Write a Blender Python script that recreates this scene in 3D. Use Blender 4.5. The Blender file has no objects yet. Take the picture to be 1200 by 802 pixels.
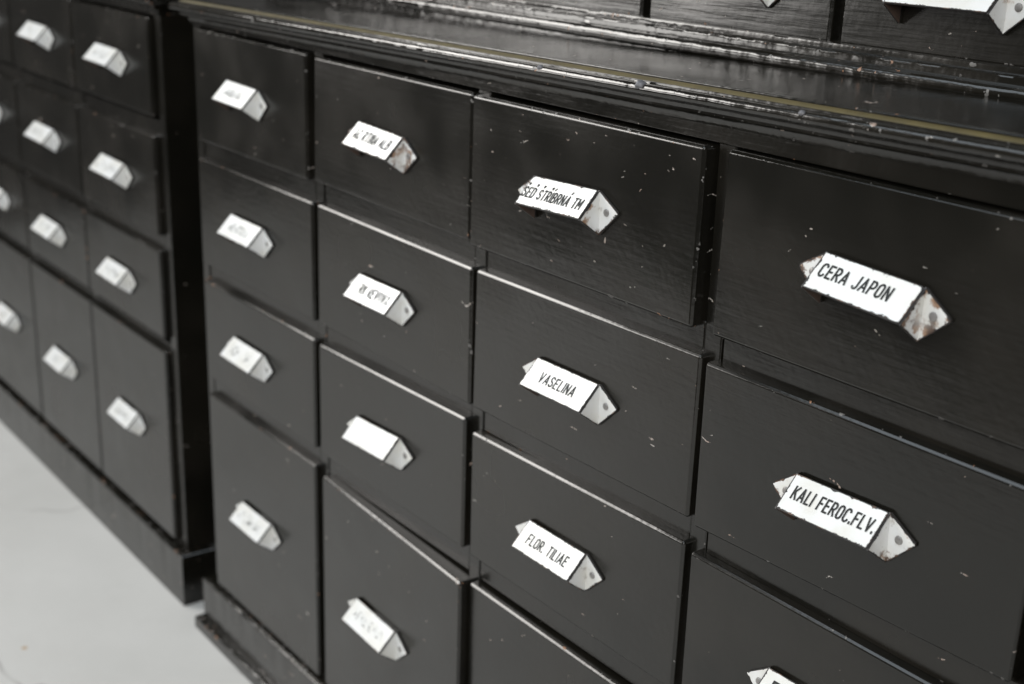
import bpy, bmesh, math, random
from mathutils import Vector, Matrix, noise
scene = bpy.context.scene
C = scene.collection
U = 0.28                      # one drawer column is 0.28 m wide; layout numbers below are in columns
R = math.radians

# ---------------------------------------------------------------- camera
cam_d = bpy.data.cameras.new('camera'); cam = bpy.data.objects.new('camera', cam_d); C.objects.link(cam)
scene.camera = cam
cam_d.sensor_width = 36; cam_d.lens = 48.64; cam_d.clip_start = 0.02; cam_d.clip_end = 100
right = Vector((0.59136748, 0.80592375, 0.02777437)); fwd = Vector((-0.76045295, 0.56880041, -0.31333274))
right = (right - fwd * right.dot(fwd)).normalized(); fwd.normalize(); up = right.cross(fwd)
m = Matrix((right, up, -fwd)).transposed().to_4x4()
m.translation = Vector((5.31659, -2.33066, 0.57914)) * U
cam.matrix_world = m
cam_d.dof.use_dof = True; cam_d.dof.focus_distance = 0.945; cam_d.dof.aperture_fstop = 6.3
cam_d.dof.aperture_blades = 9

# ---------------------------------------------------------------- light
world = bpy.data.worlds.new('World'); scene.world = world; world.use_nodes = True
bgn = world.node_tree.nodes['Background']
bgn.inputs['Color'].default_value = (1.0, 0.98, 0.95, 1); bgn.inputs['Strength'].default_value = 0.07
def area(name, loc, target, sx, sy, power, col):
    d = bpy.data.lights.new(name, 'AREA'); d.shape = 'RECTANGLE'; d.size = sx; d.size_y = sy; d.energy = power; d.color = col
    o = bpy.data.objects.new(name, d); C.objects.link(o); o.location = loc
    o.rotation_euler = (Vector(target) - Vector(loc)).to_track_quat('-Z', 'Y').to_euler()
    return o
area('window_light', (-2.5, -1.8, 1.85), (0.0, -1.8, 1.6), 2.2, 1.3, 135, (1.0, 0.965, 0.92))
area('hutch_sheen_light', (-2.5, -2.65, 0.27), (0.0, -2.65, 0.27), 1.5, 0.8, 34, (1.0, 0.97, 0.93))  # added low lamp, an unseen source that gives the hutch fronts their sheen
area('skylight', (0.4, -1.35, 2.35), (0.4, -1.1, -0.77), 3.2, 2.0, 62, (0.82, 0.92, 1.0))
area('side_fill_light', (2.6, -2.6, 1.0), (0.5, 0.0, -0.2), 1.6, 1.4, 84, (1.0, 0.975, 0.94))  # added fill from front right, brightens side walls and tabs of the pulls
vs = scene.view_settings
vs.view_transform = 'Standard'; vs.look = 'None'; vs.exposure = 0; vs.gamma = 1; vs.use_curve_mapping = False
scene.render.engine = 'CYCLES'

# ---------------------------------------------------------------- node helpers
class NT:
    def __init__(s, name):
        s.m = bpy.data.materials.new(name); s.m.use_nodes = True; s.t = s.m.node_tree
        s.b = s.t.nodes['Principled BSDF']
    def n(s, typ, **kw):
        nd = s.t.nodes.new(typ)
        for k, v in kw.items(): setattr(nd, k, v)
        return nd
    def put(s, sock, v):
        if hasattr(v, 'is_output'): s.t.links.new(v, sock)
        else: sock.default_value = v
    def math(s, op, a, b=0.0, c=None, clamp=False):
        nd = s.n('ShaderNodeMath', operation=op, use_clamp=clamp)
        s.put(nd.inputs[0], a); s.put(nd.inputs[1], b)
        if c is not None: s.put(nd.inputs[2], c)
        return nd.outputs[0]
    def ramp(s, v, lo, hi, a=0.0, b=1.0):
        nd = s.n('ShaderNodeMapRange', interpolation_type='SMOOTHSTEP')
        s.put(nd.inputs[0], v)
        for i, x in enumerate((lo, hi, a, b)): s.put(nd.inputs[i + 1], x)
        return nd.outputs[0]
    def mix(s, f, a, b):
        nd = s.n('ShaderNodeMix', data_type='RGBA')
        s.put(nd.inputs[0], f); s.put(nd.inputs[6], a); s.put(nd.inputs[7], b)
        return nd.outputs[2]
    def noise(s, vec, scale, detail=3, rough=0.55, dist=0.0, out=0):
        nd = s.n('ShaderNodeTexNoise'); s.put(nd.inputs['Vector'], vec); nd.inputs['Scale'].default_value = scale
        nd.inputs['Detail'].default_value = detail; nd.inputs['Roughness'].default_value = rough; nd.inputs['Distortion'].default_value = dist
        return nd.outputs[out]
    def map(s, vec, scale, rot=(0, 0, 0)):
        nd = s.n('ShaderNodeMapping'); s.put(nd.inputs['Vector'], vec); nd.inputs['Scale'].default_value = scale; nd.inputs['Rotation'].default_value = rot
        return nd.outputs[0]
    def vadd(s, a, b):
        nd = s.n('ShaderNodeVectorMath', operation='ADD'); s.put(nd.inputs[0], a); s.put(nd.inputs[1], b); return nd.outputs[0]
    def vor(s, vec, scale):
        nd = s.n('ShaderNodeTexVoronoi'); s.put(nd.inputs['Vector'], vec); nd.inputs['Scale'].default_value = scale
        return nd.outputs['Distance'], nd.outputs['Color']
    def coords(s):
        tc = s.n('ShaderNodeTexCoord'); oi = s.n('ShaderNodeObjectInfo')
        k = s.n('ShaderNodeVectorMath', operation='SCALE'); k.inputs[0].default_value = (13.0, 7.3, 19.1); s.put(k.inputs['Scale'], oi.outputs['Random'])
        return s.vadd(tc.outputs['Object'], k.outputs[0])
    def attr(s, name, typ='GEOMETRY'):
        return s.n('ShaderNodeAttribute', attribute_name=name, attribute_type=typ)
    def bump(s, h, strength, dist, prev=None):
        nd = s.n('ShaderNodeBump'); nd.inputs['Strength'].default_value = strength; nd.inputs['Distance'].default_value = dist
        s.put(nd.inputs['Height'], h)
        if prev is not None: s.put(nd.inputs['Normal'], prev)
        return nd.outputs[0]

def paint_material(name, rough=0.20, lump=1.0, chips=0.70, grain=1.0):
    t = NT(name); co = t.coords()
    wear = t.attr('wear', 'OBJECT').outputs['Fac']
    edge = t.attr('edge').outputs['Fac']
    strokes = t.noise(t.map(co, (14, 30, 230)), 1.0, 2, 0.6)          # brush strokes along the board
    peel = t.noise(co, 160, 1, 0.5)
    sag = t.noise(t.map(co, (9, 9, 14)), 1.0, 1, 0.5)
    cloud = t.noise(co, 9, 2, 0.6)
    # nicks and scratches: rare voronoi cells, drawn out and bent
    wob = t.noise(co, 60, 1, 0.5, out=1)
    k = t.n('ShaderNodeVectorMath', operation='SCALE'); t.put(k.inputs[0], wob); k.inputs['Scale'].default_value = 0.018
    cw = t.vadd(co, k.outputs[0])
    d1, c1 = t.vor(t.map(cw, (1, 1, 3.2), (0, 0.25, 0)), 110)
    sep1 = t.n('ShaderNodeSeparateColor'); t.put(sep1.inputs[0], c1)
    thr1 = t.math('SUBTRACT', 1.004, t.math('MULTIPLY', wear, 0.085))
    r1 = t.math('MULTIPLY', t.math('GREATER_THAN', sep1.outputs[0], thr1), t.math('LESS_THAN', d1, t.math('MULTIPLY_ADD', sep1.outputs[1], 0.20, 0.03)))
    d2, c2 = t.vor(t.map(cw, (1, 1, 6.0), (0, -0.2, 0)), 40)
    sep2 = t.n('ShaderNodeSeparateColor'); t.put(sep2.inputs[0], c2)
    thr2 = t.math('SUBTRACT', 1.004, t.math('MULTIPLY', wear, 0.10))
    r2 = t.math('MULTIPLY', t.math('GREATER_THAN', sep2.outputs[0], thr2), t.math('LESS_THAN', d2, t.math('MULTIPLY_ADD', sep2.outputs[1], 0.16, 0.06)))
    fine = t.math('GREATER_THAN', t.noise(co, 650, 1, 0.6), 0.47)
    nick = t.math('MULTIPLY', t.math('MAXIMUM', r1, r2), fine)
    # paint knocked off the arrises down to grey primer or bare wood
    en = t.noise(co, 150, 2, 0.6)
    chip = t.math('MULTIPLY', edge, t.math('GREATER_THAN', t.math('MULTIPLY_ADD', wear, 0.05, en), chips))
    wood = t.math('GREATER_THAN', t.noise(co, 21, 0, 0.5), 0.60)
    col = t.mix(t.ramp(cloud, 0.35, 0.75), (0.0052, 0.0049, 0.0037, 1), (0.0105, 0.0092, 0.0070, 1))
    col = t.mix(t.math('MULTIPLY', nick, 0.9), col, t.mix(sep1.outputs[2], (0.36, 0.35, 0.33, 1), (0.30, 0.22, 0.18, 1)))
    col = t.mix(t.math('MULTIPLY', chip, 0.9), col, t.mix(wood, (0.13, 0.125, 0.12, 1), (0.26, 0.13, 0.07, 1)))
    t.put(t.b.inputs['Base Color'], col)
    rg = t.math('ADD', t.ramp(cloud, 0.32, 0.72, rough - 0.02, rough + 0.08), t.math('MULTIPLY_ADD', edge, -0.07, t.math('MULTIPLY', t.math('MAXIMUM', nick, chip), 0.4)))
    t.put(t.b.inputs['Roughness'], rg)
    t.b.inputs['IOR'].default_value = 1.50
    nb = t.bump(sag, 1.0, 0.0012)
    hh = t.math('MULTIPLY_ADD', strokes, 0.00008 * lump * grain, t.math('MULTIPLY', peel, 0.00009 * lump))
    hh = t.math('MULTIPLY_ADD', chip, -0.0003, hh)
    nb = t.bump(hh, 1.0, 1.0, nb)
    t.put(t.b.inputs['Normal'], nb)
    return t.m

def enamel_material():
    t = NT('white_enamel'); co = t.coords()
    wear = t.attr('wear', 'OBJECT').outputs['Fac']
    ea = t.attr('edge_distance')
    sp = t.n('ShaderNodeSeparateXYZ'); t.put(sp.inputs[0], ea.outputs['Vector'])
    d = t.math('MINIMUM', t.math('MINIMUM', sp.outputs[0], sp.outputs[1]), t.math('MINIMUM', sp.outputs[2], ea.outputs['Alpha']))
    n1 = t.noise(co, 520, 4, 0.7); n2 = t.noise(co, 130, 4, 0.65)
    w = t.math('MULTIPLY', t.math('MULTIPLY', t.ramp(n2, 0.46, 0.68), t.math('MULTIPLY_ADD', wear, 0.0017, 0.0001)), t.ramp(n1, 0.3, 0.65))
    chip = t.math('LESS_THAN', d, t.math('ADD', w, 0.00065))
    rustn = t.noise(co, 120, 4, 0.6)
    rust = t.mix(t.ramp(rustn, 0.5, 0.68), (0.012, 0.011, 0.011, 1), (0.10, 0.055, 0.035, 1))
    # rust that has crept in under the enamel
    flap = t.math('GREATER_THAN', ea.outputs['Alpha'], 0.5)
    lo = t.math('SUBTRACT', 0.76, t.math('MULTIPLY', wear, t.math('MULTIPLY_ADD', flap, 0.20, 0.10)))
    creep = t.math('MULTIPLY', t.ramp(t.noise(co, 78, 5, 0.65), lo, t.math('ADD', lo, 0.09)), t.ramp(d, 0.0, t.math('MULTIPLY_ADD', flap, 0.012, 0.005), 0.95, 0.0))
    base = t.mix(t.ramp(t.noise(co, 45, 4), 0.35, 0.7), (0.64, 0.65, 0.65, 1), (0.585, 0.582, 0.55, 1))
    base = t.mix(creep, base, t.mix(t.ramp(rustn, 0.4, 0.6), (0.26, 0.15, 0.085, 1), (0.07, 0.036, 0.022, 1)))
    t.put(t.b.inputs['Base Color'], t.mix(chip, base, rust))
    t.put(t.b.inputs['Roughness'], t.math('MULTIPLY_ADD', chip, 0.45, 0.2))
    nb = t.bump(t.noise(co, 130, 2), 0.12, 0.001)
    nb = t.bump(t.math('SUBTRACT', 1.0, chip), 0.6, 0.0005, nb)
    t.put(t.b.inputs['Normal'], nb)
    return t.m

def simple(name, col, rough, metal=0.0, var=0.25, scale=120, bump=0.2):
    t = NT(name); co = t.coords(); n = t.noise(co, scale, 4, 0.6)
    lo = tuple(c * (1 - var) for c in col) + (1,); hi = tuple(c * (1 + var) for c in col) + (1,)
    t.put(t.b.inputs['Base Color'], t.mix(n, lo, hi)); t.b.inputs['Roughness'].default_value = rough; t.b.inputs['Metallic'].default_value = metal
    t.put(t.b.inputs['Normal'], t.bump(n, bump, 0.0008)); return t.m

def ink_material():
    t = NT('worn_black_print'); co = t.coords(); wear = t.attr('wear', 'OBJECT').outputs['Fac']
    worn = t.ramp(t.noise(co, 190, 4, 0.65), t.math('MULTIPLY_ADD', wear, -0.40, 0.76), t.math('MULTIPLY_ADD', wear, -0.36, 0.84))
    t.put(t.b.inputs['Base Color'], t.mix(worn, (0.012, 0.014, 0.014, 1), (0.68, 0.69, 0.68, 1))); t.b.inputs['Roughness'].default_value = 0.55; t.b.inputs['Specular IOR Level'].default_value = 0.25
    return t.m

def floor_material():
    t = NT('grey_painted_concrete'); tc = t.n('ShaderNodeTexCoord'); co = tc.outputs['Object']
    a = t.noise(co, 2.2, 5, 0.6); b = t.noise(co, 16, 5, 0.65); g = t.noise(co, 260, 2)
    col = t.mix(t.ramp(a, 0.3, 0.7), (0.49, 0.485, 0.466, 1), (0.54, 0.535, 0.518, 1))
    col = t.mix(t.ramp(b, 0.5, 0.75, 0, 0.14), col, (0.38, 0.375, 0.36, 1))
    scuff = t.noise(t.map(co, (3.0, 16.0, 1.0), (0, 0, 0.7)), 1.0, 4, 0.65)
    col = t.mix(t.ramp(scuff, 0.6, 0.74, 0, 0.08), col, (0.33, 0.325, 0.31, 1))
    # hairline cracks
    wob = t.noise(co, 5, 3, out=1); k = t.n('ShaderNodeVectorMath', operation='SCALE'); t.put(k.inputs[0], wob); k.inputs['Scale'].default_value = 0.25
    cr = t.n('ShaderNodeTexVoronoi', feature='DISTANCE_TO_EDGE'); t.put(cr.inputs['Vector'], t.vadd(co, k.outputs[0])); cr.inputs['Scale'].default_value = 2.1
    crack = t.math('MULTIPLY', t.math('LESS_THAN', cr.outputs['Distance'], 0.009), t.ramp(t.noise(co, 3.1, 2), 0.42, 0.52, 0, 0.8))
    col = t.mix(crack, col, (0.24, 0.23, 0.22, 1))
    d1, c1 = t.vor(co, 11); sp = t.n('ShaderNodeSeparateColor'); t.put(sp.inputs[0], c1)
    spot = t.math('MULTIPLY', t.math('GREATER_THAN', sp.outputs[0], 0.8), t.math('LESS_THAN', d1, t.math('MULTIPLY_ADD', sp.outputs[1], 0.06, 0.02)))
    col = t.mix(t.math('MULTIPLY', spot, 0.8), col, (0.38, 0.24, 0.11, 1))
    t.put(t.b.inputs['Base Color'], col)
    t.put(t.b.inputs['Roughness'], t.ramp(b, 0.3, 0.7, 0.38, 0.55))
    t.put(t.b.inputs['Normal'], t.bump(g, 0.15, 0.001, t.bump(b, 0.2, 0.003)))
    return t.m

M_PAINT = paint_material('black_gloss_paint')
M_MOULD = paint_material('black_gloss_paint_moulding', 0.16, 2.2, 0.715)
M_BRUSHED = paint_material('black_brushed_paint', 0.22, 0.8, 0.70, 3.2)
M_ENAMEL = enamel_material()
M_RIM = simple('chipped_enamel_edge', (0.03, 0.027, 0.026), 0.45, 0, 0.6, 300)
M_BACK = simple('rusty_iron_back', (0.05, 0.032, 0.024), 0.7, 0, 0.6)
M_SCREW = simple('steel_screw', (0.30, 0.29, 0.28), 0.4, 0.6)
M_INK = ink_material()
M_OLIVE = simple('olive_gilt_line', (0.070, 0.055, 0.018), 0.5, 0, 0.6, 45)
M_PUTTY = simple('grey_putty', (0.12, 0.12, 0.13), 0.55, 0, 0.4, 300, 0.6)
M_FLOOR = floor_material()

# ---------------------------------------------------------------- mesh helpers (all input in columns, scaled by U)
def link(name, me, parent=None, mats=(), loc=None, wear=None, label=None):
    o = bpy.data.objects.new(name, me); C.objects.link(o)
    for mt in mats: 
        if mt.name not in [x.name for x in me.materials if x]: me.materials.append(mt)
    if parent: o.parent = parent
    if loc is not None: o.location = loc
    o['wear'] = 0.3 if wear is None else wear
    if label: o['label'] = label
    return o
def finish(bm, name, angle=35):
    me = bpy.data.meshes.new(name); bm.to_mesh(me); bm.free()
    for p in me.polygons: p.use_smooth = True
    me.set_sharp_from_angle(angle=R(angle)); return me
def hard_normals(bm, name):
    """Flat faces stay flat and only the rounded arrises turn: vertex normals follow the largest face they touch."""
    bm.normal_update(); nor = []
    for v in bm.verts:
        fs = sorted(v.link_faces, key=lambda f: -f.calc_area()); a = fs[0].calc_area()
        nor.append(fs[0].normal.copy() if a > 3 * fs[-1].calc_area() or len(fs) < 3 else v.normal.copy())
    me = bpy.data.meshes.new(name); bm.to_mesh(me); bm.free()
    for p in me.polygons: p.use_smooth = True
    me.normals_split_custom_set_from_vertices(nor); return me
def prism(name, quad, y0, y1, bev=0.008, seg=3):
    """Board whose face is the quad [(x,z) TL,TR,BR,BL], from y0 (front) to y1 (back), arrises rounded."""
    bm = bmesh.new(); lay = bm.loops.layers.float.new('edge')
    f = [bm.verts.new(Vector((x, y0, z)) * U) for x, z in quad]; b = [bm.verts.new(Vector((x, y1, z)) * U) for x, z in quad]
    bm.faces.new(f[::-1]); bm.faces.new(b)
    for i in range(4): j = (i + 1) % 4; bm.faces.new((f[i], f[j], b[j], b[i]))
    bmesh.ops.recalc_face_normals(bm, faces=bm.faces[:])
    if bev:
        r = bmesh.ops.bevel(bm, geom=bm.edges[:], offset=bev * U, segments=seg, profile=0.36, affect='EDGES')
        for fc in r['faces']:
            for l in fc.loops: l[lay] = 1.0
        return hard_normals(bm, name)
    return finish(bm, name)
def board(name, x0, x1, y0, y1, z0, z1, parent, mat=None, bev=0.005, wear=0.3, seg=2):
    cx, cy, cz = (x0 + x1) / 2, (y0 + y1) / 2, (z0 + z1) / 2
    hx, hz = (x1 - x0) / 2, (z1 - z0) / 2
    me = prism(name, [(-hx, hz), (hx, hz), (hx, -hz), (-hx, -hz)], y0 - cy, y1 - cy, bev, seg)
    return link(name, me, parent, [mat or M_PAINT], Vector((cx, cy, cz)) * U, wear)
def sweep(name, prof, x0, x1, yf, yb, parent, mat, tilt=0.0, nseg=160, rough=0.0, wear=0.4, seed=0, closed=True):
    """Moulding: profile [(out, z, edge)] carried round the left end, the front and the right end with mitres."""
    bm = bmesh.new(); lay = bm.loops.layers.float.new('edge'); rows = []
    for (o, z, e) in prof:
        pts = [(x0 - o, yb)] + [(x0 - o, yf - o)]
        for i in range(1, nseg): pts.append((x0 - o + (x1 - x0 + 2 * o) * i / nseg, yf - o))
        pts += [(x1 + o, yf - o), (x1 + o, yb)]
        row = []
        for (x, y) in pts:
            dz = tilt * x
            v = Vector((x, y, z + dz))
            if rough and e > 0 and pts[1][0] < x < x1 + o:
                s = noise.noise(Vector((x * 22 + seed, z * 30, 0))) + 0.6 * noise.noise(Vector((x * 70, z * 60, seed)))
                c = max(0.0, noise.noise(Vector((x * 9 + 5 + seed, 3, 1))) - 0.28) * 2.4
                v.y += rough * (s + c * 1.5) * e; v.z += rough * 0.6 * (s - c) * e
            row.append(bm.verts.new(v * U))
        rows.append(row)
    for a in range(len(prof) - 1):
        for i in range(len(rows[0]) - 1):
            f = bm.faces.new((rows[a][i], rows[a + 1][i], rows[a + 1][i + 1], rows[a][i + 1]))
            es = (prof[a][2], prof[a + 1][2], prof[a + 1][2], prof[a][2])
            for l, e in zip(f.loops, es): l[lay] = min(1.0, e)
    bmesh.ops.recalc_face_normals(bm, faces=bm.faces[:])
    me = finish(bm, name, 50)
    return link(name, me, parent, [mat], None, wear)

# ---------------------------------------------------------------- enamel pull, made once
PL = 0.136                                                             # half length of the plate
PO, PD = 0.066, 0.070                                                   # how far the lip stands out and drops
def pull_mesh(half):
    bm = bmesh.new(); lay = bm.loops.layers.float_color.new('edge_distance')
    def slab(pts, n, th, lines):
        n = Vector(n).normalized()
        f = [bm.verts.new(Vector(p) * U) for p in pts]; b = [bm.verts.new((Vector(p) - n * th) * U) for p in pts]
        F = bm.faces.new(f); F.normal_update()
        if F.normal.dot(n) < 0: F.normal_flip()
        F.material_index = 0
        for l in F.loops:
            d = []
            for (a, c) in lines:
                a, c = Vector(a) * U, Vector(c) * U; e = (c - a).normalized()
                w = l.vert.co - a; d.append((w - e * w.dot(e)).length)
            while len(d) < 4: d.append(1.0)
            l[lay] = d[:4]
        B = bm.faces.new(b[::-1]); B.normal_update()
        if B.normal.dot(n) > 0: B.normal_flip()
        B.material_index = 2
        N = len(f)
        for i in range(N):
            j = (i + 1) % N; q = bm.faces.new((f[i], f[j], b[j], b[i])); q.material_index = 1
    h = half - 0.002
    T0 = -0.010
    def P(x, s): return (x, T0 - PO * s, -PD * s)                       # point on the plate, s from top edge to lip
    ln = [(P(-h, 0), P(-h, 1)), (P(h, 0), P(h, 1)), (P(-h, 0), P(h, 0)), (P(-h, 1), P(h, 1))]
    r = 0.006; k = r / 0.096
    pts = []
    for (sx, s0, order) in ((-1, 0, 0), (1, 0, 1), (1, 1, 0), (-1, 1, 1)):
        ring = []
        for a in (0, 0.5, 1):
            ang = a * math.pi / 2
            ring.append((sx * (h - r + r * math.cos(ang)), (k - k * math.sin(ang)) if s0 == 0 else 1 - k + k * math.sin(ang)))
        if order: ring = ring[::-1]
        pts += [P(x, s) for x, s in ring]
    slab(pts, (0, -PD, PO), 0.0055, ln)
    for sx in (-1, 1):
        x = sx * (half + 0.001)
        T = (x, T0 + 0.003, -0.001); B = (x, T0 - PO + 0.002, -PD - 0.003); D = (x, -0.007, -0.121)
        slab([T, B, D], (sx, 0, 0), 0.004, [(T, B), (B, D)])
        T2 = (x - sx * 0.001, -0.0068, -0.002); D2 = (x - sx * 0.001, -0.0068, -0.121)
        Pa = (x + sx * 0.069, -0.0068, -0.048); Pb = (x + sx * 0.070, -0.0068, -0.056)
        slab([T2, Pa, Pb, D2], (0, -1, 0), 0.0062, [(T2, Pa), (Pb, D2)])
    me = bpy.data.meshes.new('pull'); bm.to_mesh(me); bm.free()
    for mt in (M_ENAMEL, M_RIM, M_BACK): me.materials.append(mt)
    return me
def screw_mesh():
    bm = bmesh.new(); prof = [(0.0105, 0.0), (0.0105, -0.0012), (0.0090, -0.0034), (0.005, -0.0048), (0.0, -0.0052)]
    N = 14; rings = []
    for r_, y in prof[:-1]:
        rings.append([bm.verts.new(Vector((r_ * math.cos(2 * math.pi * i / N), y, r_ * math.sin(2 * math.pi * i / N))) * U) for i in range(N)])
    top = bm.verts.new(Vector((0, prof[-1][1], 0)) * U)
    for a in range(len(rings) - 1):
        for i in range(N): bm.faces.new((rings[a][i], rings[a][(i + 1) % N], rings[a + 1][(i + 1) % N], rings[a + 1][i]))
    for i in range(N): bm.faces.new((rings[-1][i], rings[-1][(i + 1) % N], top))
    bmesh.ops.recalc_face_normals(bm, faces=bm.faces[:])
    me = finish(bm, 'screw'); me.materials.append(M_SCREW); return me
PULL = pull_mesh(PL); SCREW = screw_mesh()
def _a(cx, cy, rx, ry, a0, a1, n=8): return [(cx + rx * math.cos(R(a0 + (a1 - a0) * i / n)), cy + ry * math.sin(R(a0 + (a1 - a0) * i / n))) for i in range(n + 1)]
W_ = 0.46
GLYPH = {                                                               # enamel sign lettering: upright strokes of one width
 'A': (0.52, [[(0, 0), (0.26, 1), (0.52, 0)], [(0.09, 0.28), (0.43, 0.28)]]),
 'B': (W_, [[(0, 0), (0, 1), (0.22, 1)] + _a(0.22, 0.76, 0.2, 0.24, 90, -90) + [(0, 0.52)], [(0.22, 0.52)] + _a(0.22, 0.26, 0.24, 0.26, 90, -90) + [(0, 0)]]),
 'C': (W_, [_a(0.23, 0.75, 0.23, 0.25, 15, 180) + _a(0.23, 0.25, 0.23, 0.25, 180, 345)]),
 'D': (W_, [[(0, 0), (0, 1), (0.18, 1)] + _a(0.18, 0.72, 0.28, 0.28, 90, 0) + _a(0.18, 0.28, 0.28, 0.28, 0, -90) + [(0, 0)]]),
 'E': (0.40, [[(0.40, 1), (0, 1), (0, 0), (0.40, 0)], [(0, 0.52), (0.34, 0.52)]]),
 'F': (0.40, [[(0.40, 1), (0, 1), (0, 0)], [(0, 0.52), (0.34, 0.52)]]),
 'G': (W_, [_a(0.23, 0.75, 0.23, 0.25, 15, 180) + _a(0.23, 0.25, 0.23, 0.25, 180, 360) + [(0.46, 0.48), (0.26, 0.48)]]),
 'H': (W_, [[(0, 0), (0, 1)], [(0.46, 0), (0.46, 1)], [(0, 0.52), (0.46, 0.52)]]),
 'I': (0.0, [[(0, 0), (0, 1)]]),
 'J': (0.36, [[(0.36, 1), (0.36, 0.2)] + _a(0.17, 0.2, 0.19, 0.2, 0, -160)]),
 'K': (0.46, [[(0, 0), (0, 1)], [(0.44, 1), (0.03, 0.42)], [(0.15, 0.58), (0.46, 0)]]),
 'L': (0.38, [[(0, 1), (0, 0), (0.38, 0)]]),
 'M': (0.58, [[(0, 0), (0, 1), (0.29, 0.35), (0.58, 1), (0.58, 0)]]),
 'N': (W_, [[(0, 0), (0, 1), (0.46, 0), (0.46, 1)]]),
 'O': (W_, [_a(0.23, 0.75, 0.23, 0.25, 0, 180) + _a(0.23, 0.25, 0.23, 0.25, 180, 360) + [(0.46, 0.75)]]),
 'P': (0.43, [[(0, 0), (0, 1), (0.2, 1)] + _a(0.2, 0.73, 0.23, 0.27, 90, -90) + [(0, 0.46)]]),
 'R': (0.45, [[(0, 0), (0, 1), (0.2, 1)] + _a(0.2, 0.74, 0.23, 0.26, 90, -90) + [(0, 0.48)], [(0.2, 0.48), (0.45, 0)]]),
 'S': (0.43, [_a(0.215, 0.76, 0.21, 0.24, 20, 250) + _a(0.215, 0.25, 0.215, 0.25, 75, -160)]),
 'T': (0.44, [[(0, 1), (0.44, 1)], [(0.22, 1), (0.22, 0)]]),
 'U': (W_, [[(0, 1), (0, 0.25)] + _a(0.23, 0.25, 0.23, 0.25, 180, 360) + [(0.46, 1)]]),
 'V': (0.50, [[(0, 1), (0.25, 0), (0.50, 1)]]),
 'X': (0.46, [[(0, 0), (0.46, 1)], [(0, 1), (0.46, 0)]]),
 'Z': (0.44, [[(0, 1), (0.44, 1), (0, 0), (0.44, 0)]]),
 '.': (0.0, [[(0, -0.02), (0, 0.09)]]),
}
ACCENT = {'\u0160': ('S', 'v'), '\u010e': ('D', 'v'), '\u0158': ('R', 'v'), '\u00cd': ('I', '/'), '\u00c1': ('A', '/')}
def text_mesh(body, width, height, sw=0.17):
    """Lettering as flat ribbons, one per stroke, lying on the plate."""
    segs = []; x = 0.0
    for ch in body:
        if ch == ' ': x += 0.46; continue
        base, acc = ACCENT.get(ch, (ch, None)); w, strokes = GLYPH[base]
        for st in strokes: segs.append([(x + px, py) for px, py in st])
        if acc == 'v': segs.append([(x + w / 2 - 0.11, 1.46), (x + w / 2, 1.28), (x + w / 2 + 0.11, 1.46)])
        if acc == '/': segs.append([(x + w / 2 - 0.03, 1.26), (x + w / 2 + 0.08, 1.46)])
        x += w + 0.30
    x -= 0.30; kx = width / max(x, 0.2); bm = bmesh.new(); n = 0
    if len(body) == 1: kx = height
    hw = sw * height / 2
    for st in segs:
        P_ = [Vector(((px - (0 if len(body) == 1 else x / 2)) * kx, (py - 0.5) * height)) for px, py in st]
        for a, b in zip(P_[:-1], P_[1:]):
            d = b - a
            if d.length < 1e-6: continue
            d.normalize(); e = d * hw * 0.75; nn = Vector((-d.y, d.x)) * hw; z = 0.000012 * (n % 5); n += 1
            bm.faces.new([bm.verts.new((Vector((v.x, v.y, 0)) * U) + Vector((0, 0, z))) for v in (a - e - nn, b + e - nn, b + e + nn, a - e + nn)])
    me = bpy.data.meshes.new('lettering'); bm.to_mesh(me); bm.free(); me.materials.append(M_INK); return me
PLATE_ROT = Matrix(((1, 0, 0), (0, PO / 0.0962, -PD / 0.0962), (0, PD / 0.0962, PO / 0.0962))).to_euler()

def add_pull(drawer, cx, yface, tl, tr, text=None, tx=0.0, tw=0.16, th=0.034, ts=0.5, wear=0.3, ink=0.3, label=None):
    """Pull on a drawer; tl and tr are (x, z) of the two top corners of its plate, cx the drawer's origin (x, z)."""
    mx, mz = (tl[0] + tr[0]) / 2 - cx[0], (tl[1] + tr[1]) / 2 - cx[1]
    ang = -math.atan2(tr[1] - tl[1], tr[0] - tl[0]); sc = math.hypot(tr[0] - tl[0], tr[1] - tl[1]) / (2 * PL)
    M = Matrix.Translation(Vector((mx, yface - 0.0006, mz)) * U) @ Matrix.Rotation(ang, 4, 'Y') @ Matrix.Diagonal((sc, 1, 1, 1))
    p = link('pull', PULL, drawer, (), None, wear, label); p.matrix_local = M
    for sx in (-1, 1):
        s = link('screw', SCREW, drawer, (), None, 0.3)
        s.matrix_local = M @ Matrix.Translation(Vector((sx * (PL + 0.029), -0.0068, -0.056)) * U) @ Matrix.Diagonal((1 / sc, 1, 1, 1))
    if text:
        t = link('lettering', text_mesh(text, tw, th), drawer, (), None, ink)
        c = Vector((tx, -0.010 - PO * ts - 0.0006, -PD * ts + 0.0006)) * U
        t.matrix_local = M @ Matrix.Translation(c) @ PLATE_ROT.to_matrix().to_4x4()
    return p
def thing(name, label, cat, loc=(0, 0, 0), group=None):
    o = bpy.data.objects.new(name, None); C.objects.link(o); o.location = Vector(loc) * U; o['label'] = label; o['category'] = cat
    if group: o['group'] = group
    o.empty_display_size = 0.1
    return o

FLOOR_Z = -2.764
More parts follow.
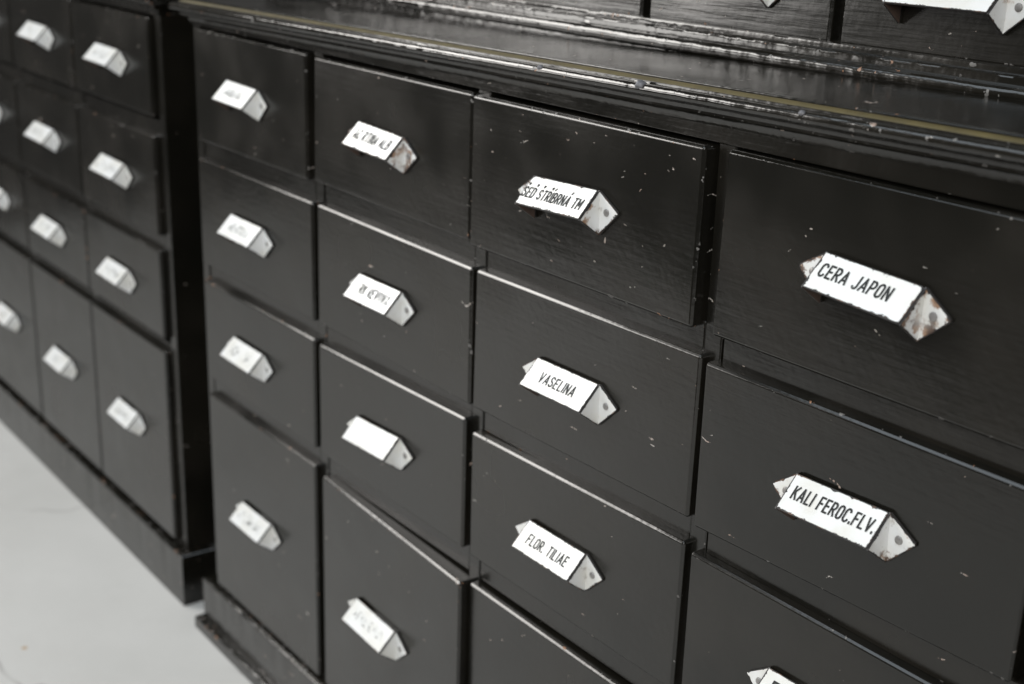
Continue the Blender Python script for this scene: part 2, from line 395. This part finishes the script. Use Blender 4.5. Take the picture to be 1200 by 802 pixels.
# ---------------------------------------------------------------- floor
bm = bmesh.new()
vsf = [bm.verts.new(p) for p in ((-2.35, -1.55, FLOOR_Z * U), (3.2, -1.55, FLOOR_Z * U), (3.2, 0.9, FLOOR_Z * U), (-2.35, 0.9, FLOOR_Z * U))]
bm.faces.new(vsf); me = bpy.data.meshes.new('floor'); bm.to_mesh(me); bm.free(); me.materials.append(M_FLOOR)
fl = bpy.data.objects.new('floor', me); C.objects.link(fl); fl['kind'] = 'structure'; fl['label'] = 'pale grey painted concrete floor with hairline cracks'

# ---------------------------------------------------------------- cabinet carcass
STILE_Y = 0.028
ROWG = [(-0.002, -0.452), (-0.523, -0.973), (-1.043, -1.486), (-1.565, -2.488)]
def arc(cx, cz, r, a0, a1, n, e):
    return [(cx + r * math.cos(R(a0 + (a1 - a0) * i / n)), cz + r * math.sin(R(a0 + (a1 - a0) * i / n)), e) for i in range(n + 1)]
def carcass(root, x0, x1, cols, tilt, shoe, rows=ROWG):
    """x0..x1 outer faces of the sides, cols = x of the joints between columns."""
    Y1 = 1.55; z_top = 0.085; z_bot = -2.54
    board('side_panel', x0, x0 + 0.062, STILE_Y, Y1, z_bot, z_top, root)
    board('side_panel', x1 - 0.062, x1, STILE_Y, Y1, z_bot, z_top, root)
    board('back_panel', x0 + 0.063, x1 - 0.063, Y1 - 0.05, Y1 - 0.004, z_bot, z_top, root, bev=0)
    board('bottom_board', x0 + 0.063, x1 - 0.063, STILE_Y + 0.002, Y1 - 0.06, z_bot, -2.475, root)
    xs = [x0 + 0.062] + list(cols) + [x1 - 0.062]
    for c in cols: board('divider', c - 0.03, c + 0.03, STILE_Y + 0.001, Y1 - 0.06, -2.474, 0.02, root)
    for i in range(len(xs) - 1):
        a = xs[i] + (0.002 if i == 0 else 0.0315); b = xs[i + 1] - (0.002 if i == len(xs) - 2 else 0.0315)
        for r in range(3):
            zt, zb = rows[r][1] + 0.012, rows[r + 1][0] - 0.012
            board('rail', a, b, STILE_Y + 0.003 + 0.002 * ((i + r) % 2), 0.5, zb, zt, root)
    # frieze under the cornice
    board('frieze', x0 + 0.0635, x1 - 0.0635, STILE_Y - 0.004, 0.3, 0.007, 0.08, root, M_MOULD, wear=0.8)
    # cornice: bead, ogee, cove and fillet
    t = 0.078
    prof = [(0.004, t - 0.064, 0.2), (0.009, t - 0.0625, 0.3), (0.0095, t - 0.054, 0.1)]
    prof += [(0.0105 + 0.017 * (1 - math.cos(R(a))), t - 0.054 + 0.018 * math.sin(R(a)), 0.1) for a in (15, 35, 55, 75, 90)]
    prof += [(0.032, t - 0.0355, 0.4), (0.0325, t - 0.029, 0.2), (0.0365, t - 0.0285, 0.3), (0.039, t - 0.024, 0.1), (0.0395, t - 0.018, 0.1), (0.045, t - 0.0165, 0.4), (0.0455, t - 0.009, 0.3)]
    prof += [(o, z, e) for o, z, e in arc(0.056, t + 0.002, 0.0145, -110, 100, 10, 1.0)]
    prof += [(0.046, t + 0.0140, 0.3), (0.0435, t + 0.0155, 0.1), (0.043, t + 0.0205, 0.3), (0.0405, t + 0.0215, 0.5)]
    sweep('cornice', prof, x0, x1, STILE_Y, Y1, root, M_MOULD, tilt, 420, 0.0009, 0.6, x0)
    # gilt chamfer between the bead and the counter top
    sweep('gilt_line', [(0.0404, t + 0.0210, 0), (0.0380, t + 0.0225, 0), (0.0310, t + 0.0290, 0), (0.0265, t + 0.0292, 0)], x0, x1, STILE_Y, Y1, root, M_OLIVE, tilt, 60)
    bm = bmesh.new(); lay = bm.loops.layers.float.new('edge')
    q = []
    for (x, y) in ((x0 - 0.026, STILE_Y - 0.026), (x1 + 0.026, STILE_Y - 0.026), (x1 + 0.026, Y1), (x0 - 0.026, Y1)):
        q.append((bm.verts.new(Vector((x, y, t + 0.036 + tilt * x)) * U), bm.verts.new(Vector((x, y, t + 0.002 + tilt * x)) * U)))
    bm.faces.new([a for a, b in q]); bm.faces.new([b for a, b in q][::-1])
    for i in range(4): j = (i + 1) % 4; bm.faces.new((q[i][0], q[i][1], q[j][1], q[j][0]))
    bmesh.ops.recalc_face_normals(bm, faces=bm.faces[:])
    r = bmesh.ops.bevel(bm, geom=[e for e in bm.edges if e.calc_face_angle(0) > 1], offset=0.004 * U, segments=2, profile=0.5, affect='EDGES')
    for fc in r['faces']:
        for l in fc.loops: l[lay] = 1.0
    link('counter_top', hard_normals(bm, 'counter_top'), root, [M_MOULD], None, 0.5)
    # plinth
    pz = -2.500
    pp = [(0.0, pz, 0.2), (0.042, pz, 0.8), (0.046, pz - 0.003, 1.0), (0.0478, pz - 0.007, 0.8), (0.048, pz - 0.013, 0.0), (0.0482, FLOOR_Z + 0.001, 0.0)]
    if shoe:
        pp = [(0.0, pz, 0.2), (0.042, pz, 0.8), (0.046, pz - 0.003, 1.0), (0.0478, pz - 0.007, 0.8), (0.048, pz - 0.013, 0.0), (0.048, FLOOR_Z + 0.04, 0.0)]
    pl = sweep('plinth', pp, x0, x1, STILE_Y, Y1, root, M_MOULD, 0, 220, 0.0022, 1.7, x0 + 3)
    if shoe:
        s = [(0.047, FLOOR_Z + 0.062, 0.3), (0.074, FLOOR_Z + 0.060, 0.9), (0.080, FLOOR_Z + 0.055, 1.0), (0.082, FLOOR_Z + 0.049, 0.9), (0.0822, FLOOR_Z + 0.042, 0.0), (0.0824, FLOOR_Z + 0.001, 0.0)]
        sweep('shoe_moulding', s, x0, x1, STILE_Y, Y1, pl, M_MOULD, 0, 220, 0.0022, 1.7, x0 + 9)

def add_drawer(root, quad, y0, wear, label, depth=0.085, bev=0.0100, mat=None):
    cx = sum(p[0] for p in quad) / 4; cz = sum(p[1] for p in quad) / 4
    me = prism('drawer', [(x - cx, z - cz) for x, z in quad], y0, y0 + depth, bev, 3)
    d = link('drawer', me, root, [mat or M_PAINT], Vector((cx, 0, cz)) * U, wear, label)
    return d, (cx, cz)
def rect(x0, x1, zt, zb): return [(x0, zt), (x1, zt), (x1, zb), (x0, zb)]

# ---------------------------------------------------------------- the cabinet with the readable labels
main = thing('drawer_cabinet', 'long black cabinet of drawers with readable white enamel labels, stepped plinth and ledge', 'cabinet', (2, 0.8, FLOOR_Z), 'black apothecary drawer cabinets')
main.location = (0, 0, 0)
carcass(main, -0.06, 4.03, (0.985, 1.990, 2.995), 0.0115, True)
# (column, row): quad, front y, wear, pull top corners, text, text centre, width, height, s, pull wear, ink wear
DR = {
 (0,0): (rect(0.0, 0.945, 0.003, -0.450), 0.0, 0.5, (0.323,-0.164), (0.583,-0.170), 'ANGELIKA', -0.01, 0.15, 0.028, 0.50, 0.15, 0.85),
 (0,1): (rect(-0.003, 0.975, -0.523, -0.973), 0.0, 0.25, (0.318,-0.695), (0.595,-0.696), 'BENZOAN', 0.0, 0.15, 0.030, 0.50, 0.3, 0.85),
 (0,2): (rect(0.004, 0.971, -1.042, -1.482), 0.0, 0.25, (0.300,-1.214), (0.567,-1.217), 'HER   HC', 0.0, 0.17, 0.032, 0.50, 0.15, 0.9),
 (0,3): (rect(0.006, 0.962, -1.555, -2.486), 0.0, 0.2, (0.326,-1.947), (0.596,-1.949), 'DR. ZABRAL', 0.0, 0.19, 0.030, 0.50, 0.1, 0.88),
 (1,0): ([(1.006,-0.002),(1.972,-0.001),(1.970,-0.452),(0.992,-0.442)], 0.0, 0.6, (1.329,-0.176), (1.609,-0.187), 'AC RTINA ALB', 0.0, 0.21, 0.034, 0.46, 1.0, 0.58),
 (1,1): ([(1.012,-0.521),(1.985,-0.529),(1.985,-0.977),(1.008,-0.970)], 0.0, 0.35, (1.326,-0.700), (1.600,-0.699), 'FRK REVOVA', 0.01, 0.20, 0.034, 0.50, 0.35, 0.6),
 (1,2): ([(1.014,-1.046),(1.969,-1.024),(1.967,-1.482),(1.012,-1.486)], -0.004, 0.3, (1.307,-1.230), (1.595,-1.217), None, 0, 0, 0, 0, 0.3, 0),
 (1,3): ([(1.016,-1.574),(1.998,-1.586),(1.994,-2.490),(1.010,-2.488)], 0.0, 0.3, (1.308,-1.957), (1.595,-1.959), 'ZKM.N.VIA', 0.0, 0.19, 0.030, 0.48, 0.25, 0.92),
 (2,0): ([(1.988,-0.002),(2.961,0.003),(2.956,-0.455),(1.984,-0.457)], -0.012, 1.15, (2.307,-0.183), (2.590,-0.172), '\u0160E\u010e \u0160T\u0158\u00cdBRN\u00c1 TM', -0.008, 0.240, 0.030, 0.56, 0.75, 0.12),
 (2,1): ([(2.006,-0.527),(2.987,-0.518),(2.981,-0.968),(1.999,-0.977)], 0.0, 0.3, (2.339,-0.709), (2.616,-0.707), 'VASELINA', 0.000, 0.150, 0.030, 0.52, 0.5, 0.12),
 (2,2): ([(1.999,-1.058),(2.976,-1.037),(2.970,-1.488),(1.999,-1.492)], 0.0, 0.3, (2.327,-1.229), (2.597,-1.229), 'FLOR. TILIAE', 0.0, 0.185, 0.030, 0.52, 0.55, 0.15),
 (2,3): (rect(2.003, 2.970, -1.587, -2.490), 0.0, 0.3, (2.320,-1.955), (2.595,-1.957), None, 0, 0, 0, 0, 0.3, 0),
 (3,0): ([(3.022,0.005),(3.962,0.004),(3.960,-0.456),(3.013,-0.458)], 0.0, 0.25, (3.356,-0.166), (3.627,-0.181), 'CERA JAPON', -0.020, 0.190, 0.031, 0.45, 1.0, 0.28),
 (3,1): ([(3.0,-0.529),(3.948,-0.524),(3.943,-0.958),(2.999,-0.981)], 0.0, 0.35, (3.336,-0.704), (3.608,-0.697), 'KALI FEROC.FLV.', 0.006, 0.235, 0.031, 0.46, 0.8, 0.14),
 (3,2): (rect(2.998, 3.948, -1.052, -1.490), 0.0, 0.35, (3.310,-1.234), (3.583,-1.230), 'F', -0.098, 0.020, 0.040, 0.46, 0.5, 0.12),
 (3,3): (rect(3.000, 3.948, -1.580, -2.490), 0.0, 0.35, (3.310,-1.955), (3.585,-1.955), None, 0, 0, 0, 0, 0.4, 0),
}
for key, (quad, y0, wear, tl, tr, text, tx, tw, th, ts, pw, ink) in DR.items():
    lab = ('black drawer with white enamel pull lettered ' + text) if key[0] >= 2 and text and len(text) > 1 else None
    if key == (1, 2): lab = 'black drawer with blank white enamel pull'
    d, cx = add_drawer(main, quad, y0, wear, lab)
    if key == (1, 3):                                                   # this front hangs open a little at its right end
        d.rotation_euler.z = R(-1.9); d.location.y -= 0.016 * U
    add_pull(d, cx, y0, tl, tr, text, tx, tw, th, ts, pw, ink)

# lumps of old putty on the bead
def lump(x, y, z, r, seed):
    bm = bmesh.new(); bmesh.ops.create_icosphere(bm, subdivisions=3, radius=r * U)
    for v in bm.verts:
        n = noise.noise(v.co * (1.6 / (r * U)) + Vector((seed, 0, 0))); v.co *= 1 + 0.35 * n; v.co.z *= 0.75
    link('putty_lump', finish(bm, 'putty_lump', 180), main, [M_PUTTY], Vector((x, y, z)) * U)
lump(2.745, -0.036, 0.122, 0.014, 1); lump(2.34, -0.036, 0.117, 0.009, 4); lump(3.275, -0.037, 0.128, 0.008, 8)

# ---------------------------------------------------------------- the neighbouring cabinet
left = thing('drawer_cabinet', 'black cabinet of drawers with blurred labels and plain chipped plinth, beyond the dark gap', 'cabinet', (0, 0, 0), 'black apothecary drawer cabinets')
carcass(left, -4.34, -0.395, (-3.335, -2.378, -1.420), 0.0, False)
LX = [(-1.413, -0.470), (-2.368, -1.426), (-3.326, -2.386), (-4.275, -3.344)]
LZ = [(0.002, -0.425), (-0.508, -0.960), (-1.026, -1.450), (-1.507, -2.468)]
LT = {(0,0): (-1.080,-0.793,-0.165,'HLOHA'), (0,1): (-1.095,-0.808,-0.684,'LANOLIN'), (0,2): (-1.107,-0.835,-1.197,'LUPINA'), (0,3): (-1.081,-0.818,-1.921,'MENTHA'),
      (1,0): (-2.035,-1.748,-0.152,'SAL'), (1,1): (-2.055,-1.765,-0.671,'HERBA F'), (1,2): (-2.070,-1.786,-1.180,'RAD'), (1,3): (-2.040,-1.765,-1.920,'ALO')}
for c in range(4):
    for r in range(4):
        (x0, x1), (zt, zb) = LX[c], LZ[r]
        d, cx = add_drawer(left, rect(x0, x1, zt, zb), 0.0, 0.3, None)
        a, b, z, txt = LT.get((c, r), (x0 + 0.335, x0 + 0.61, LT[(1, r)][2] + 0.01, 'FOL'))
        add_pull(d, cx, 0.0, (a, z), (b, z - 0.004), txt, 0, 0.035 * len(txt) * 0.7 + 0.02, 0.027, 0.5, 0.2, 0.85)

# ---------------------------------------------------------------- the unit standing on the ledge
hx0, hx1, HY = -0.10, 3.70, 0.53
hutch = thing('drawer_hutch', 'black drawer unit with moulded base standing on the ledge of the cabinet', 'cabinet', (0, 0, 0))
TL = 0.0095
hz = 0.150                                                               # ledge height under the unit (mean)
board('side_panel', hx0, hx0 + 0.06, HY + 0.0, 1.45, hz + 0.03, 1.0, hutch)
board('side_panel', hx1 - 0.06, hx1, HY + 0.0, 1.45, hz + 0.03, 1.0, hutch)
board('back_panel', hx0 + 0.061, hx1 - 0.061, 1.40, 1.44, hz + 0.03, 1.0, hutch, bev=0)
board('bottom_board', hx0 + 0.061, hx1 - 0.061, HY + 0.002, 1.39, hz + 0.005, 0.214, hutch)
board('top_rail', hx0 + 0.061, hx1 - 0.061, HY + 0.003, 0.7, 0.69, 0.998, hutch)
board('top_board', hx0 - 0.03, hx1 + 0.03, HY - 0.05, 1.46, 1.002, 1.05, hutch)
for i in range(5):
    x0 = -0.035 + 0.733 * i
    if i: board('divider', x0 - 0.035, x0 + 0.005, HY + 0.004, 1.39, 0.2145, 0.6895, hutch)
    d, cx = add_drawer(hutch, rect(x0 + 0.004, x0 + 0.706, 0.675, 0.226), HY - 0.03, 0.9 if i > 1 else 0.4, None, mat=M_BRUSHED)
    d.rotation_euler.x = R(-1.5)
    add_pull(d, cx, HY - 0.03, (x0 + 0.191, 0.418), (x0 + 0.488, 0.418), None, wear=0.6)
b0 = 0.085
hp = [(0.0, 0.2215, 0.2), (0.056, 0.2195, 0.3), (0.061, 0.2180, 0.6), (0.0625, 0.214, 0.5), (0.064, 0.206, 0.2), (0.076, 0.203, 0.5), (0.081, 0.2010, 0.8), (0.0825, 0.196, 0.7), (0.083, 0.184, 0.1), (0.088, 0.181, 0.2)]
hp += arc(0.090, 0.160, 0.020, 78, -70, 9, 0.8)
hp += [(0.0970, 0.139, 0.3), (0.0972, b0, 0.0)]
sweep('base_moulding', hp, hx0, hx1, HY, 1.45, hutch, M_MOULD, 0, 320, 0.0018, 0.7, 21)
